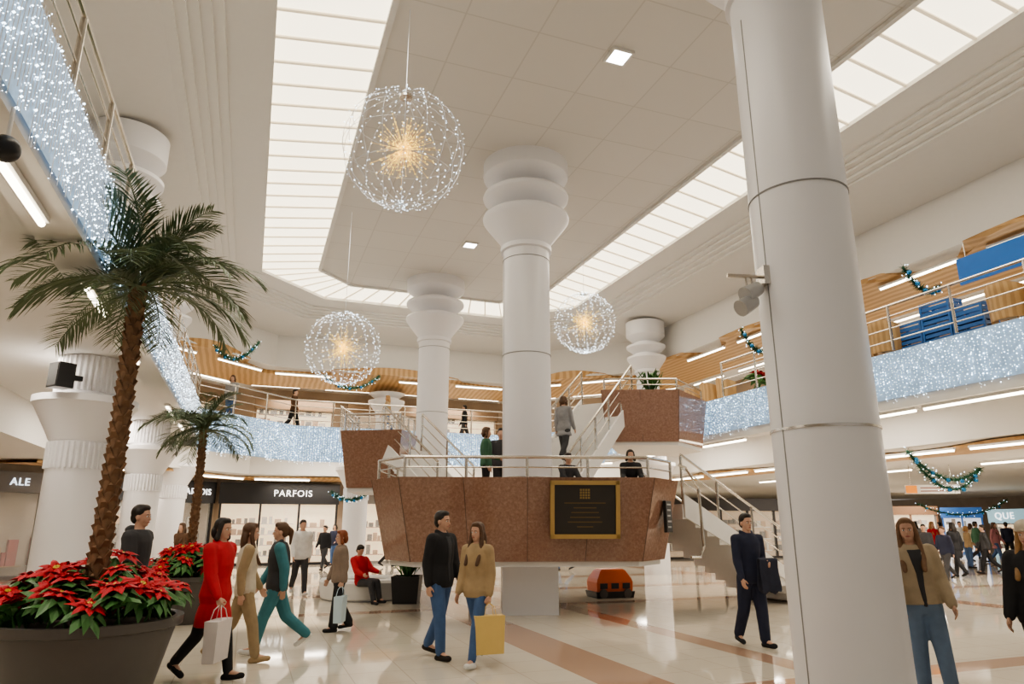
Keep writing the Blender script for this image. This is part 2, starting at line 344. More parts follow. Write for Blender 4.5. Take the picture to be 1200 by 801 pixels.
t=thing('information_panel','small black information panel on the right face of the granite landing','sign',(2.86,12.98,1.75),math.radians(57)); MB().box(-.14,.14,-.04,.02,-.28,.28).build('board',black,t)
for j in range(5): MB().box(-.09,.09-.02*(j%3),-.046,-.04,.2-j*.1,.23-j*.1).build('printed_line',mat('print_grey',(.4,.4,.4),.5),t)
# ---------------------------------------------------------------- shops
def storefront(A,B,z0,h,label,sm,txt,tm,back,signh=.75,shelves=True,tx=.5,tsz=.42):
    A=Vector(A[:2]);B=Vector(B[:2]); l=(B-A).length; t=thing('storefront',label,'shop front',(A.x,A.y,z0),math.atan2(B.y-A.y,B.x-A.x))
    MB().box(0,l,-.1,.45,h-signh,h).build('sign_board',sm,t)
    if txt: text('lettering',txt,tsz,tm,t,(l*tx,-.12,h-signh/2))
    MB().box(.05,l-.05,.47,.5,0,h-signh).build('interior',back,t)
    n=max(2,round(l/1.5))
    for k in range(n+1): x=.04+(l-.16)*k/n; MB().box(x,x+.08,-.05,.1,0,h-signh).build('mullion',sm,t)
    MB().box(.1,l-.1,.0,.015,.1,h-signh).build('window',glass,t); MB().box(0,l,-.05,.3,0,.1).build('plinth',sm,t)
    if shelves:
        for k in range(n):
            x=.2+(l-.3)*k/n; b=MB(); wd=(l-.3)/n; nl=random.choice((1,3,4)); rows=[.35+j*(1.7/nl) for j in range(nl)]
            for z in rows: b.box(x,x+wd-.2,.2,.44,z,z+.03)
            sh=b.build('shelf',white if k%2 else mat('shelf_wood',(.4,.25,.13),.5),t); g=[MB(),MB(),MB()]
            for z in rows:
                xx=x+.03
                while xx<x+wd-.4: w=R(.08,.3); g[random.randrange(3)].box(xx,xx+w,.24,.4,z+.03,z+.03+R(.12,min(.9,1.2/nl))); xx+=w+R(.03,.15)
            for gg,nm,cc in zip(g,('tan','dark','pale'),((.5,.30,.16),(.35,.07,.06) if back is redin else (.12,.09,.08),(.65,.6,.55))):
                if gg.v: gg.build('display_goods',mat('goods_%s_%d'%(nm,int(back is redin)),cc,.5),sh)
    return t
warm=mat('shop_glow_backdrop_warm',(.8,.62,.42),.6,es=1.15,ecol=(1,.74,.45),var=.5,scale=2)  # shop backdrops glow in place of lamps inside the shops
redin=mat('shop_glow_backdrop_red',(.85,.6,.5),.6,es=1.6,ecol=(1,.76,.60),var=.4,scale=4)
dim=mat('shop_interior_dim',(.28,.19,.12),.6,es=.4,ecol=(1,.68,.4),var=.6,scale=2)
cool=mat('shop_interior_cool',(.6,.6,.65),.6,es=.9,ecol=(.9,.88,.9),var=.6,scale=2)
lett=mat('letter_white',(1,1,1),.5,es=1.5)
storefront(W(-1.2,31.0),W(3.6,31.0),0,3.3,'black clothing shopfront with white lettering and warm windows at the far left',black,'PARFOIS',lett,warm,.85,tx=.60,tsz=.37)
storefront(W(-4.6,27.9),W(-1.4,31.1),0,3.3,'black corner shopfront side behind the small palm',black,'PARFOIS',lett,warm,.85,tx=.78,tsz=.34)
storefront(W(-7.6,24.9),W(-4.9,27.5),0,3.2,'brightly lit shopfront with grey sign on the left edge',mat('sign_grey_brown',(.15,.14,.135),.5),'ALE',mat('letter_blue_white',(.8,.9,1),.5,es=1.6,ecol=(.8,.9,1)),redin,.62,tx=.29,tsz=.32)
storefront(W(4.2,31.0),W(7.4,31.0),0,3.2,'dim shopfront with grey sign behind the granite landing',mat('sign_grey',(.2,.19,.18),.5),'',lett,warm,.7)
storefront(W(7.8,31.0),W(11.4,31.0),0,3.2,'dark shopfront behind the descending stairs',mat('sign_dark',(.03,.03,.035),.5),'',lett,dim,.7)
storefront(at(1165,640,38),at(1265,640,34),0,2.45,'distant shopfront with light blue lit sign at the right edge',mat('sign_lightblue',(.25,.42,.50),.5,es=.7),'QUE',lett,warm,.75,tx=.22,tsz=.5)
storefront(at(1108,640,40),at(1158,640,39),0,2.6,'distant blue signed shopfront at the end of the right passage',mat('sign_blue',(.03,.10,.28),.5,es=.5),'',lett,cool,.6)
storefront(at(1040,640,41),at(1105,640,40.5),0,2.7,'distant tan shopfront at the left of the right passage',mat('sign_brown',(.25,.14,.08),.5),'',lett,warm,.5)
storefront(at(780,640,33),at(1030,640,36),0,2.9,'distant dark shopfront behind the foreground column',mat('sign_dark2',(.04,.035,.035),.5),'',lett,dim,.6)
for w0,w1,lb,bk in ((-.2,3.2,'upper gallery shopfront with warm lights left of the far column',warm),(3.8,7.0,'upper gallery shopfront at the centre of the far end',dim),(7.5,11,'upper gallery shopfront behind the right stair flight',warm)):
    storefront(W(w0,31.4),W(w1,31.4),4.8,2.1,lb,mat('sign_tan',(.22,.14,.08),.5),'',lett,bk,.4)
storefront(W(-5.8,26.9),W(-1.8,30.9),4.8,2.1,'upper gallery shopfront behind the far left railing',mat('sign_tan',(.22,.14,.08),.5),'',lett,warm,.4)
# hanging direction sign
p=at(1092,573,22); t=thing('direction_sign','hanging orange and white direction sign in the right passage','sign',p,-.2); MB().box(-.8,.8,-.04,.04,-.14,.14).build('board',white,t); MB().box(-.78,-.45,-.05,-.04,-.12,.12).build('colour_block',mat('orange',(.85,.3,.04),.5,es=.3),t)
for j in range(2): MB().box(-.35,.6-.15*j,-.05,-.04,.03-j*.1,.06-j*.1).build('printed_line',mat('sign_ink',(.25,.08,.05),.5),t)
for x in (-.6,.6): MB().tube([(x,0,.14),(x,0,3.5-p.z)],.01,6).build('hanger',chrome,t)
# ---------------------------------------------------------------- hanging wire balls
def ball(label,c,r=.88):
    t=thing('hanging_ball_light',label,'christmas light',c); n=18
    fr=MB(); bl=MB(); far=max(1,c[1]/12)
    for k in range(n):
        a=2*PI*k/n; pts=[(r*sin(b)*cos(a),r*sin(b)*sin(a),r*cos(b)) for b in [PI*j/18 for j in range(19)]]
        fr.tube(pts,.0032*far**.5,4)
        for j in range(24):
            b=PI*(j+R(.2,.8))/24; rr=r*R(.98,1.04); bulb(bl,(rr*sin(b)*cos(a)+R(-.04,.04),rr*sin(b)*sin(a)+R(-.04,.04),rr*cos(b)),.0075*far*R(.6,1.3))
    for zz in (-.45,0,.45):
        q=math.sqrt(r*r-zz*zz); fr.tube([(q*cos(2*PI*j/36),q*sin(2*PI*j/36),zz) for j in range(37)],.0032*far**.5,4)
    fr.build('wire_frame',wire,t); o=bl.build('bulbs',bulbm,t); o['kind']='stuff'
    co=MB(); cs=MB()
    for k in range(150):
        z=R(-1,1); a=R(0,2*PI); q=math.sqrt(1-z*z); d=Vector((q*cos(a),q*sin(a),z)); l=R(.22,.58); co.tube([d*.03,d*l],.0018,3)
        for f in (1,.72,.45,.25): bulb(cs,d*l*f,.0085*far**.4)
    b=co.build('starburst_core',mat('core_wire',(.9,.65,.2),.4,es=.7,ecol=(1,.58,.08)),t); o=cs.build('core_bulbs',yelm,b); o['kind']='stuff'
    MB().tube([(0,0,r),(0,0,9.4-c[2])],.005,6).build('cable',wire,t); MB().lathe([(.0,r-.03),(.10,r-.02),(.10,r+.02),(.03,r+.06),(.0,r+.06)],12).build('cap',chrome,t,True)
ball('large wire ball light with golden starburst hanging nearest the camera',at(473,175,10.05))
ball('wire ball light hanging to the left of the middle column',at(402,408,16.7))
ball('wire ball light hanging to the right of the middle column',at(685,378,20))
# ---------------------------------------------------------------- palms, planters, poinsettias
leafm=mat('palm_leaf',(.115,.16,.08),.45,var=.55,scale=3); trunkm=mat('palm_bark',(.17,.095,.05),.8,var=.6,scale=14,bump=.6)
def frond(L,e,droop):
    pts=[];p=Vector((.05,0,0)); n=20
    for i in range(n+1):
        pts.append(p.copy()); a=e-droop*(i/n)**1.2; p+=Vector((cos(a),0,sin(a)))*(L/n)
    mb=MB(); mb.tube(pts,[.016*(1-.85*i/n) for i in range(n+1)],5)
    m=46
    for k in range(m):
        f=.07+.93*k/m; i=min(int(f*n),n-1); b=pts[i].lerp(pts[i+1],f*n-i); t=(pts[i+1]-pts[i]).normalized()
        ll=.50*L/1.5*(sin(PI*min(1,(f*.82+.14)))**.6)*R(.85,1.15)
        for sd in (-1,1):
            d=(t*R(.6,.9)+Vector((0,sd,0))*.7+Vector((0,0,R(-.1,.22)))).normalized(); wv=d.cross(Vector((0,0,1)))+Vector((0,0,R(-.5,.5))); wv=wv.normalized()*.0115*L/1.5
            q=b+d*ll*.5+Vector((0,0,-.02*ll)); e2=b+d*ll+Vector((0,0,-.16*ll)); mb.add([b-wv*.5,b+wv*.5,q+wv,e2,q-wv],[(0,1,2,4),(4,2,3)])
    return mb
def palm(label,loc,H,L,zb,nf):
    t=thing('palm_tree',label,'palm tree',loc); mb=MB(); n=26; pts=[];rr=[]; k0=L/1.4
    for i in range(n+1):
        f=i/n; pts.append((.03*sin(f*3),0,zb+f*(H-zb))); rr.append((.098-.03*f)*(1+.06*(i%2))*k0+ (.05 if f<.06 else 0))
    mb.tube(pts,rr,14)
    for k in range(int(170*H/4)):
        f=k/(170*H/4); a=k*2.4; r=(.094-.025*f)*k0; z=zb+f*(H-zb); x0=.03*sin(f*3)
        w=.05*k0; ca,sa=cos(a),sin(a); P=lambda rr,tt,zz:(x0+rr*ca-tt*sa,rr*sa+tt*ca,zz)
        mb.add([P(r*.9,-w,z),P(r*.9,w,z),P(r+.032,w*.5,z+.075),P(r+.032,-w*.5,z+.075),P(r*.95,0,z+.1)],[(0,1,2,3),(3,2,4),(1,4,2),(0,3,4)])
    mb.build('trunk',trunkm,t)
    tm=[frond(L*s,e,dr).build('frond',leafm,t) for e,dr,s in ((1.35,1.2,.9),(1.0,1.7,1.05),(.65,1.6,1.05),(.25,1.35,1),(-.1,1.1,.85))]
    fl=list(tm)
    for k in range(nf-5):
        o=tm[k%5].copy(); C.objects.link(o); o.parent=t; fl.append(o)
    for k,o in enumerate(fl):
        o.location=(.03*sin(3),0,H+R(-.06,.08)); o.rotation_euler=(R(-.25,.25),R(-.15,.15),k*2.39996+R(-.2,.2)+1.9); o.scale=(R(.85,1.1),)*3
P1=(-4.0,6.9,0); P2=FP(212,728)
palm('tall palm tree with brown trunk in the foreground planter',P1,4.05,1.30,.6,36)
palm('small palm tree in the planter behind, between the left columns',P2,3.3,1.0,.6,30)
def planter(label,loc,r,h):
    t=thing('planter',label,'planter',loc); MB().lathe([(r*.72,0),(r*.74,.02),(r*.95,h-.1),(r*.97,h-.09),(r*1.02,h-.08),(r*1.03,h),(r*.93,h),(r*.9,h-.1),(r*.5,h-.1)],48).build('pot',darkg,t,True)
    MB().lathe([(.2,h-.13),(r*.9,h-.13),(r*.9,h-.08),(.2,h-.06)],32).build('soil',mat('soil',(.05,.03,.02),.9),t)
planter('large taupe grey round planter in the left foreground',P1,.80,.76); planter('taupe grey round planter under the small palm',P2,.70,.76)
redm=mat('poinsettia_red',(.50,.008,.018),.6,var=.45,scale=12); grm=mat('poinsettia_green',(.06,.17,.045),.5,var=.4,scale=10)
def leaf(mb,a,r0,l,w,z0,z1,zt):
    ca,sa=cos(a),sin(a); P=lambda r,t,z:(r*ca-t*sa,r*sa+t*ca,z)
    mb.add([P(r0,0,z0),P(r0+l*.4,w,z1-.012),P(r0+l*.4,0,z1+.012),P(r0+l*.4,-w,z1-.012),P(r0+l*.75,w*.6,(z1+zt)/2),P(r0+l*.75,-w*.6,(z1+zt)/2),P(r0+l,0,zt)],[(0,1,2),(0,2,3),(2,1,4),(2,5,3),(2,4,6),(2,6,5)])
def poin(label,group):
    t=thing('poinsettia',label,'flower',(0,0,0),0,group); b=MB(); g=MB()
    for k in range(8): leaf(b,k*.785+R(-.1,.1),.01,R(.14,.18),.040,.30,.315,R(.25,.30))
    for k in range(6): leaf(b,k*1.047+.4,.005,R(.08,.12),.030,.315,.34,.335)
    for k in range(12): leaf(g,k*.524+R(-.1,.1),.02,R(.16,.24),.05,.18+.06*(k%2),.22+.05*(k%2),R(.10,.22))
    g.tube([(0,0,-.05),(0,0,.3)],.01,6); b.build('bracts',redm,t); g.build('foliage',grm,t); c=MB()
    for k in range(6): bulb(c,(.015*cos(k),.015*sin(k),.335),.01)
    c.build('flower_centre',mat('flower_yellow',(.7,.6,.1),.5),t); return t
pa=poin('red poinsettia in the large foreground planter','poinsettias in the foreground planter'); pb=poin('red poinsettia in the planter of the small palm','poinsettias in the rear planter')
for base,P,r in ((pa,P1,.8),(pb,P2,.7)):
    first=True
    for n,rr,zz in ((17,.86,.66),(13,.60,.77),(8,.38,.86)):
        for k in range(n):
            a=2*PI*(k+R(-.25,.25))/n; l=Vector(P)+Vector((r*rr*cos(a),r*rr*sin(a),zz+R(-.05,.07)))
            o=base if first else dup(base); first=False; o.location=l; o.rotation_euler=(R(-.25,.25)-.45*sin(a),R(-.2,.2)+.45*cos(a),R(0,6)); o.scale=(R(.9,1.25),)*3
def bush(label,loc,box,h=.5,potm=black):
    t=thing('potted_plant',label,'plant',loc); bw,bh=box
    MB().loft([[(-bw*.85,-bw*.85,0),(bw*.85,-bw*.85,0),(bw*.85,bw*.85,0),(-bw*.85,bw*.85,0)],[(-bw,-bw,bh),(bw,-bw,bh),(bw,bw,bh),(-bw,bw,bh)],[(-bw*.88,-bw*.88,bh),(bw*.88,-bw*.88,bh),(bw*.88,bw*.88,bh),(-bw*.88,bw*.88,bh)],[(-bw*.88,-bw*.88,bh-.06),(bw*.88,-bw*.88,bh-.06),(bw*.88,bw*.88,bh-.06),(-bw*.88,bw*.88,bh-.06)]]).build('pot',potm,t)
    g=MB()
    for k in range(60): leaf(g,R(0,6.28),R(0,bw*.5),R(.2,.45)*h*1.6,.035,bh-.05,bh+R(.2,.9)*h,bh+R(.1,1)*h)
    g.build('foliage',grm,t)
bush('green plant in a black square pot by the white bench',FP(476,706),(.3,.55),.45)
bush('spiky green plant standing on the right stair platform',(3.7,17.95,4.8),(.2,.25),.6)
bush('green plant in a low pot by the far right shop passage',FP(1062,668),(.3,.5),.7)
t=dup(pb,W(12.3,14.6,4.95),0,'red poinsettia arrangement on the right gallery railing',2.0); del t['group']
# garlands
def garland(label,a,b,sag,n=1):
    a=Vector(a);b=Vector(b); t=thing('garland',label,'garland',a); g=MB(); k=MB(); m=40; bb=mat('bauble_blue',(.05,.25,.5),.25,.6)
    for q in range(n):
        pts=[(b-a)*(i/m)+Vector((0,0,-sag*(1+.5*q)*4*(i/m)*(1-i/m))) for i in range(m+1)]; g.tube(pts,.02,5)
        for i in range(m):
            for j in range(16):
                p=pts[i].lerp(pts[i+1],R(0,1)); d=Vector((R(-1,1),R(-1,1),R(-1,1))).normalized(); l=R(.09,.16); e=d.orthogonal().normalized()*.014; g.add([p-e,p+e,p+d*l],[(0,1,2)])
            bulb(k,pts[i]+Vector((R(-.1,.1),R(-.1,.1),R(-.1,.1))),.012)
            if i%8==3: MB().ell(pts[i]+Vector((0,-.1,-.05)),(.05,.05,.05),8,6).build('bauble',bb,t,True)
    g.build('needles',mat('garland_green',(.02,.11,.06),.6,var=.4),t); o=k.build('garland_bulbs',bulbm,t); o['kind']='stuff'
garland('green garland with lights hanging from the left upper soffit',at(252,405,21.5),at(304,400,22.5),.5)
garland('green garland with lights hanging beneath the left ball light',at(380,440,24),at(445,440,25),.45)
garland('layered green garland with white lights in the right passage',at(1063,528,16),at(1148,548,16.5),.45,2)
garland('small green garland hanging from the right upper soffit',at(1058,312,14),at(1100,335,14),.3)
garland('low green garland beyond the left end of the granite landing',at(388,576,24),at(430,578,24),.25)
garland('long green garland deeper in the right passage',at(1075,590,26),at(1180,585,28),.5)
garland('green garland beside the foreground column on the upper gallery',at(868,385,17),at(905,400,17),.4)
# spotlights on the foreground column
cx,cy=W(5.28,5.26).x,W(5.28,5.26).y
def spot(label,loc,rz,n):
    t=thing('spotlight',label,'spotlight',loc,rz); MB().tube([(0,0,0),(-.42,0,.0)],.022,8).build('bracket',chrome,t,True); MB().box(-.06,.04,-.08,.08,-.1,.1).build('clamp',chrome,t)
    for k in range(n):
        z=-.16-.14*k; x=-.16-.06*k; MB().tube([(x,0,0),(x,0,z)],.012,6).build('arm',chrome,t,True)
        d=Vector((-.75,-.2,-.45)).normalized(); c=Vector((x,0,z)); MB().tube([c-d*.12,c-d*.08,c+d*.02,c+d*.12],[.04,.075,.085,.09],14).build('lamp_head',mat('lamp_grey',(.5,.5,.5),.35,.4),t,True)
spot('pair of grey spotlights on a steel bracket on the foreground column left side',(cx-.47,cy-.12,4.08),.1,2)
spot('grey spotlight on the far side of the foreground column',(cx+.30,cy+.42,4.05),2.9,2)
# speaker, dome
p=at(72,440,11.0); t=thing('loudspeaker','black box loudspeaker on the left ground floor column','loudspeaker',p,-.5); MB().box(-.15,.15,-.13,.13,-.2,.2).build('cabinet',black,t); MB().box(-.13,.13,-.14,-.13,-.18,.18).build('grille',mat('grille',(.05,.05,.05),.8),t); MB().box(-.04,.04,.13,.32,-.04,.04).build('bracket',black,t)
p=at(6,174,4.2); t=thing('security_camera','black ball shaped fixture under the near left balcony','camera',p); MB().ell((0,0,0),(.085,.085,.085),20,12).build('housing',black,t,True); MB().tube([(0,0,.07),(0,0,max(.1,4.12-p.z))],.012,8).build('stem',white,t)
# bench, ride, gallery chairs, crates
p=FP(428,700); t=thing('bench','low white curved bench left of the black plant pot','bench',p,.2); MB().lathe([(.95,.0),(1.0,.05),(1.05,.38),(1.0,.43),(.55,.43),(.5,.4),(.5,.0)],40).build('seat',white,t,True); MB().lathe([(.9,0),(.97,.0),(.97,.05),(.9,.05)],40).build('kickboard',seam,t)
p=FP(715,699); t=thing('kiddie_ride','small orange and black coin ride beneath the granite landing','ride',p,.3)
MB().loft([[(-.45,-.3,0),(.45,-.3,0),(.45,.3,0),(-.45,.3,0)],[(-.48,-.32,.14),(.48,-.32,.14),(.48,.32,.14),(-.48,.32,.14)]]).build('base',black,t)
MB().loft([[(x*k,y*k,z) for x,y in ((-.44,-.28),(.44,-.28),(.44,.28),(-.44,.28))] for z,k in ((.14,1),(.34,1.02),(.42,.95),(.58,.72),(.62,.6))]).build('body',mat('ride_orange',(.68,.13,.03),.3),t)
for x in (-.28,0,.28): MB().box(x-.09,x+.09,-.3,-.27,.2,.32).build('window',black,t)
for x in (-.3,.3): MB().tube([(x,-.33,.1),(x,-.27,.1)],.1,14).build('wheel',darkg,t)
def chair():
    t=thing('barrel_chair','curved light wood chair behind the gallery railing','chair',(0,0,0),0,'curved wooden chairs on the gallery'); n=16; rings=[]
    for i in range(n+1):
        a=PI*(-.08+1.16*i/n); h=1.0-.18*abs(i/n-.5)*2; rings.append([(.30*cos(a),.30*sin(a),.3),(.33*cos(a),.33*sin(a),.3),(.35*cos(a),.35*sin(a),h),(.32*cos(a),.32*sin(a),h)])
    MB().loft(rings).build('backrest',chairwood,t,True); MB().lathe([(.0,.4),(.29,.4),(.3,.42),(.3,.47),(.27,.49),(0,.49)],20).build('seat',mat('seat_cream',(.6,.52,.4),.7),t,True)
    for x,y in ((-.2,-.2),(.2,-.2),(-.2,.2),(.2,.2)): MB().tube([(x,y,.41),(x*1.2,y*1.2,0)],[.02,.014],8).build('leg',chairwood,t,True)
    return t
ch=chair()
for k,s in enumerate((6.2,7.0,7.75,10.35,11.05,11.75,12.45,16.3,17.1,17.9,18.7)):
    o=ch if k==0 else dup(ch); o.location=W(12.4 if s<14 else 12.9,s,4.8); o.rotation_euler[2]=TH+PI/2+R(-.25,.25)
bl=mat('crate_blue',(.03,.14,.42),.4)
def crate():
    t=thing('plastic_crate','blue plastic crate','crate'); b=MB()
    for x0,x1,y0,y1 in ((-.3,.3,-.2,-.18),(-.3,.3,.18,.2),(-.3,-.28,-.18,.18),(.28,.3,-.18,.18)):
        for z in (0,.1,.2): b.box(x0,x1,y0,y1,z,z+.07)
    for x in (-.29,.29):
        for y in (-.19,.19): b.box(x-.02,x+.02,y-.02,y+.02,0,.27)
    b.build('walls',bl,t); MB().box(-.28,.28,-.18,.18,.0,.02).build('bottom',bl,t); return t
cr=crate(); i=0
for k,(s,n) in enumerate(((9.85,3),(9.2,4),(8.55,3))):
    for j in range(n):
        o=cr if i==0 else dup(cr); i+=1; o.location=W(12.6,s,4.82+j*.275); o.rotation_euler[2]=TH+PI/2+R(-.06,.06)
        o['label']='blue plastic crate, %s of the %s pile behind the right railing'%(['lowest','second','third','topmost'][j],['far','middle','near'][k])
t=thing('banner','bright blue banner board high on the right gallery','banner',W(13.9,8.7,6.85),TH-PI/2); MB().box(-.9,.9,-.03,.03,-.28,.30).build('board',mat('banner_blue',(.02,.16,.55),.5,es=.1),t)
for x in (-.7,.7): MB().tube([(x,0,.3),(x,0,.62)],.012,6).build('hanger',chrome,t)
# ---------------------------------------------------------------- people
def remesh(mb,vox,dz,it=2):
    if not mb.v: return None
    me=bpy.data.meshes.new('t'); me.from_pydata([(x,y,z+dz) for x,y,z in mb.v],[],mb.f); me.update()
    o=bpy.data.objects.new('t',me); C.objects.link(o); m=o.modifiers.new('r','REMESH'); m.mode='VOXEL'; m.voxel_size=vox
    s=o.modifiers.new('s','SMOOTH'); s.factor=.5; s.iterations=it
    n=bpy.data.meshes.new_from_object(o.evaluated_get(bpy.context.evaluated_depsgraph_get())); bpy.data.objects.remove(o); bpy.data.meshes.remove(me)
    n.polygons.foreach_set('use_smooth',[True]*len(n.polygons)); return n
FC={}
def fig(P,vox):
    key=(repr(sorted(P.items())),vox)
    if key in FC: return FC[key]
    g=lambda k,d=0:P.get(k,d); hip=Vector((0,0,.52)); lean=g('lean'); near=vox<.008
    def T(p): return hip+Matrix.Rotation(-lean,3,'X')@(Vector(p)-hip)
    HR=Matrix.Rotation(g('hy'),3,'Z')@Matrix.Rotation(-g('hp'),3,'X')
    def Hd(p): return T((0,.006,.865))+HR@(Vector(p)-Vector((0,0,.865)))
    body=MB(); top=MB(); vest=MB(); tr=MB(); hair=MB(); shirt=MB(); shoes={}; e=g('puff',.014); hem=g('hem',.47); tw=g('trw',.008); hands={}; sl=g('sleeve',1)
    def ringz(z,rx,ry,y0=0,n=20): return [T((rx*cos(2*PI*j/n),y0+ry*sin(2*PI*j/n),z)) for j in range(n)]
    f=g('fem',0); TR=[(.47,.08+.006*f,.06),(.52,.096+.006*f,.066),(.57,.087,.06),(.62,.078-.006*f,.055),(.70,.088-.004*f,.062+.006*f),(.77,.096-.006*f,.06),(.805,.09-.006*f,.05),(.828,.055,.042),(.85,.034,.036)]
    body.loft([ringz(*r) for r in TR]); body.cap(T((0,0,.82)),Hd((0,-.002,.9)),.033,.031)
    low=[]
    if hem<.46: low=[(hem,.108+e,.085+e),((hem+.47)/2,.104+e,.078+e)]
    rows=low+[(z,rx+e,ry+e) for z,rx,ry in TR[:-2] if z>=hem-.001]
    rows=[(min(r[0],.835),)+r[1:] for r in rows]+[(.828,.062+e*.6,.048+e*.6),(.846,.045+e*.4,.044+e*.4)]
    (vest if g('vest') else top).loft([ringz(*r) for r in rows])
    if g('vest'): top.loft([ringz(z,rx+.006,ry+.006) for z,rx,ry in TR])
    if g('hood'): (vest if g('vest') else top).ell((0,-.045,.845),(.06,.035,.03),14,9,T)
    if g('collar'):
        for sd in (-1,1): (vest if g('vest') else top).cap(T((sd*.012,.042,.825)),T((sd*.048,-.01,.855)),.014,.016)
    if g('open'):
        ow=g('open'); shirt.loft([[T((a*k*ow,yy+b,z)) for a,b in ((-.024,0),(.024,0),(.024,-.03),(-.024,-.03))] for z,k,yy in ((max(hem,.48)+.03,.25,.066+e+.004),(.57,.35,.06+e+.004),(.63,.45,.056+e+.005),(.70,.6,.064+e+.006),(.77,.9,.058+e+.006),(.82,1.1,.046+e*.7+.004))])
    mz=9
    for sd,k in ((-1,'l'),(1,'r')):
        a=g(k+'h');b=g(k+'k',.06);o=g(k+'o',.02); h=Vector((sd*.048,0,.505)); d=Vector((sd*o,sin(a),-cos(a))).normalized(); kn=h+d*.243
        d2=Vector((sd*o*.5,sin(a-b),-cos(a-b))).normalized(); an=kn+d2*.222; fp=(a-b)*.5 if a-b>0 else min(0,(a-b)+.3)
        if 'sit' in P: fp=0
        toe=an+Vector((sd*.018,cos(fp)*.092,sin(fp)*.092-.026)); heel=an+Vector((0,-.026*cos(fp),-.028-.02*sin(fp)*1.5))
        mz=min(mz,toe.z-.015,heel.z-.016)
        body.cap(h,kn,.05,.034); body.cap(kn,an,.034,.02); mid=kn.lerp(an,.3)+Vector((0,-.008,0)); body.cap(mid,kn.lerp(an,.62),.03,.022); body.cap(an,toe,.02,.014)
        tr.cap(h,kn,.053+tw,.036+tw); cu=g('cuff',.004); tr.cap(kn,kn.lerp(an,.96),.036+tw,.024+tw+cu)
        s=MB(); s.cap(heel,toe,.022,.02); s.cap(heel.lerp(toe,.4)+Vector((0,0,.008)),toe,.022,.017); s.cap(an+Vector((0,0,-.005)),heel+Vector((0,.012,.006)),.024,.023); shoes[k]=s
        sa=g(k+'s');ab=g(k+'b',.09);eb=g(k+'e',.25);iw=g(k+'i',.0); sh=T((sd*(.104-.008*f),0,.80)); u=Vector((sd*sin(ab),sin(sa)*cos(ab),-cos(sa)*cos(ab))); el=sh+u*.168
        fv=Vector((sd*(sin(ab)*.5-iw),sin(sa+eb),-cos(sa+eb))).normalized(); wr=el+fv*.142
        body.ell(sh,(.033,.033,.033),10,7); body.cap(sh,el,.029,.022); body.cap(el,wr,.0235,.0145)
        top.cap(T((sd*.07,0,.80)),sh,.036+e*.5,.034+e*.6); top.cap(sh,el,.031+e*.8*sl,.025+e*.8*sl); top.cap(el,wr.lerp(el,.03),.026+e*.8*sl,.018+e*.55*sl)
        n=Vector((-sd,0,0)); n=(n-fv*n.dot(fv)).normalized(); wv=sd*fv.cross(n); c=g(k+'c',.55); hands[k]=wr+fv*.055
        for q in (-.011,0,.011): body.cap(wr+wv*q*.6,wr+fv*.046+wv*q*1.15,.0105,.0095,8)
        if near or vox<.0095:
            for i,ln in enumerate((.039,.043,.041,.032)):
                b0=wr+fv*.046+wv*(.0165-.011*i); d1=fv*cos(c*.5)+n*sin(c*.5); d3=fv*cos(c*1.4)+n*sin(c*1.4); m1=b0+d1*ln*.5; body.cap(b0,m1,.0058,.0054,7); body.cap(m1,m1+d3*ln*.5,.0054,.0045,7)
            b0=wr+fv*.016+wv*.012; d1=(fv*.65+wv*.6+n*.35).normalized(); m1=b0+d1*.026; body.cap(b0,m1,.0075,.0062,7); body.cap(m1,m1+(fv*.9+wv*.15+n*.4).normalized()*.022,.006,.0048,7)
        else: body.cap(wr+fv*.04,wr+fv*.085+n*.012,.013,.009,8)
    tr.loft([ringz(z,rx+tw,ry+tw) for z,rx,ry in ((.465,.085,.062),(.52,.098,.068),(.575,.088,.061))])
    for cc,rr in (((0,-.004,.942),(.043,.055,.056)),((0,.012,.912),(.036,.038,.046)),((0,.004,.897),(.034,.036,.03)),((0,.028,.877),(.02,.02,.015)),((0,.043,.9365),(.03,.009,.007)),((0,.0475,.891),(.014,.0055,.005)),((.043,-.002,.917),(.006,.013,.018)),((-.043,-.002,.917),(.006,.013,.018))): body.ell(cc,rr,16,10,Hd)
    body.cap(Hd((0,.048,.926)),Hd((0,.058,.908)),.0055,.008,8)
    hs=g('hair','short')
    hair.ell((0,-.012,.953),(.049,.056,.053),18,11,Hd); hair.ell((0,.016,.979),(.037,.034,.023),14,9,Hd); hair.ell((0,-.032,.92),(.043,.034,.042),14,9,Hd)
    if hs in('long','bob'):
        zl=.78 if hs=='long' else .87
        hair.ell((0,-.044,(zl+.95)/2),(.055,.03,(.97-zl)/2),16,10,Hd)
        for sd in (-1,1):
            hair.cap(Hd((sd*.036,.012,.965)),Hd((sd*.046,.006,.9)),.015,.016); hair.cap(Hd((sd*.046,.006,.9)),Hd((sd*.052,.03 if hs=='long' else 0,zl)),.016,.02)
            if hs=='long': hair.cap(Hd((sd*.052,.03,zl)),Hd((sd*.05,.062+e,.70)),.021,.014)
    if hs=='tail': hair.cap(Hd((0,-.06,.955)),Hd((0,-.085,.93)),.016,.02); hair.cap(Hd((0,-.085,.93)),Hd((0,-.08,.83)),.02,.01)
    hat=MB()
    if g('hat'): hat.ell((0,-.006,.968),(.056,.064,.042),18,11,Hd); hat.ell((0,-.004,.95),(.058,.066,.016),18,8,Hd)
    dz=-mz; out={'body':remesh(body,vox,dz,1),'top':remesh(top,max(vox,.007),dz),'trousers':remesh(tr,max(vox,.008),dz),'hair':remesh(hair,max(vox,.006),dz,1)}
    if vest.v: out['vest']=remesh(vest,max(vox,.007),dz)
    if hat.v: out['hat']=remesh(hat,max(vox,.006),dz)
    if shirt.v: out['shirt']=remesh(shirt,.005,dz)
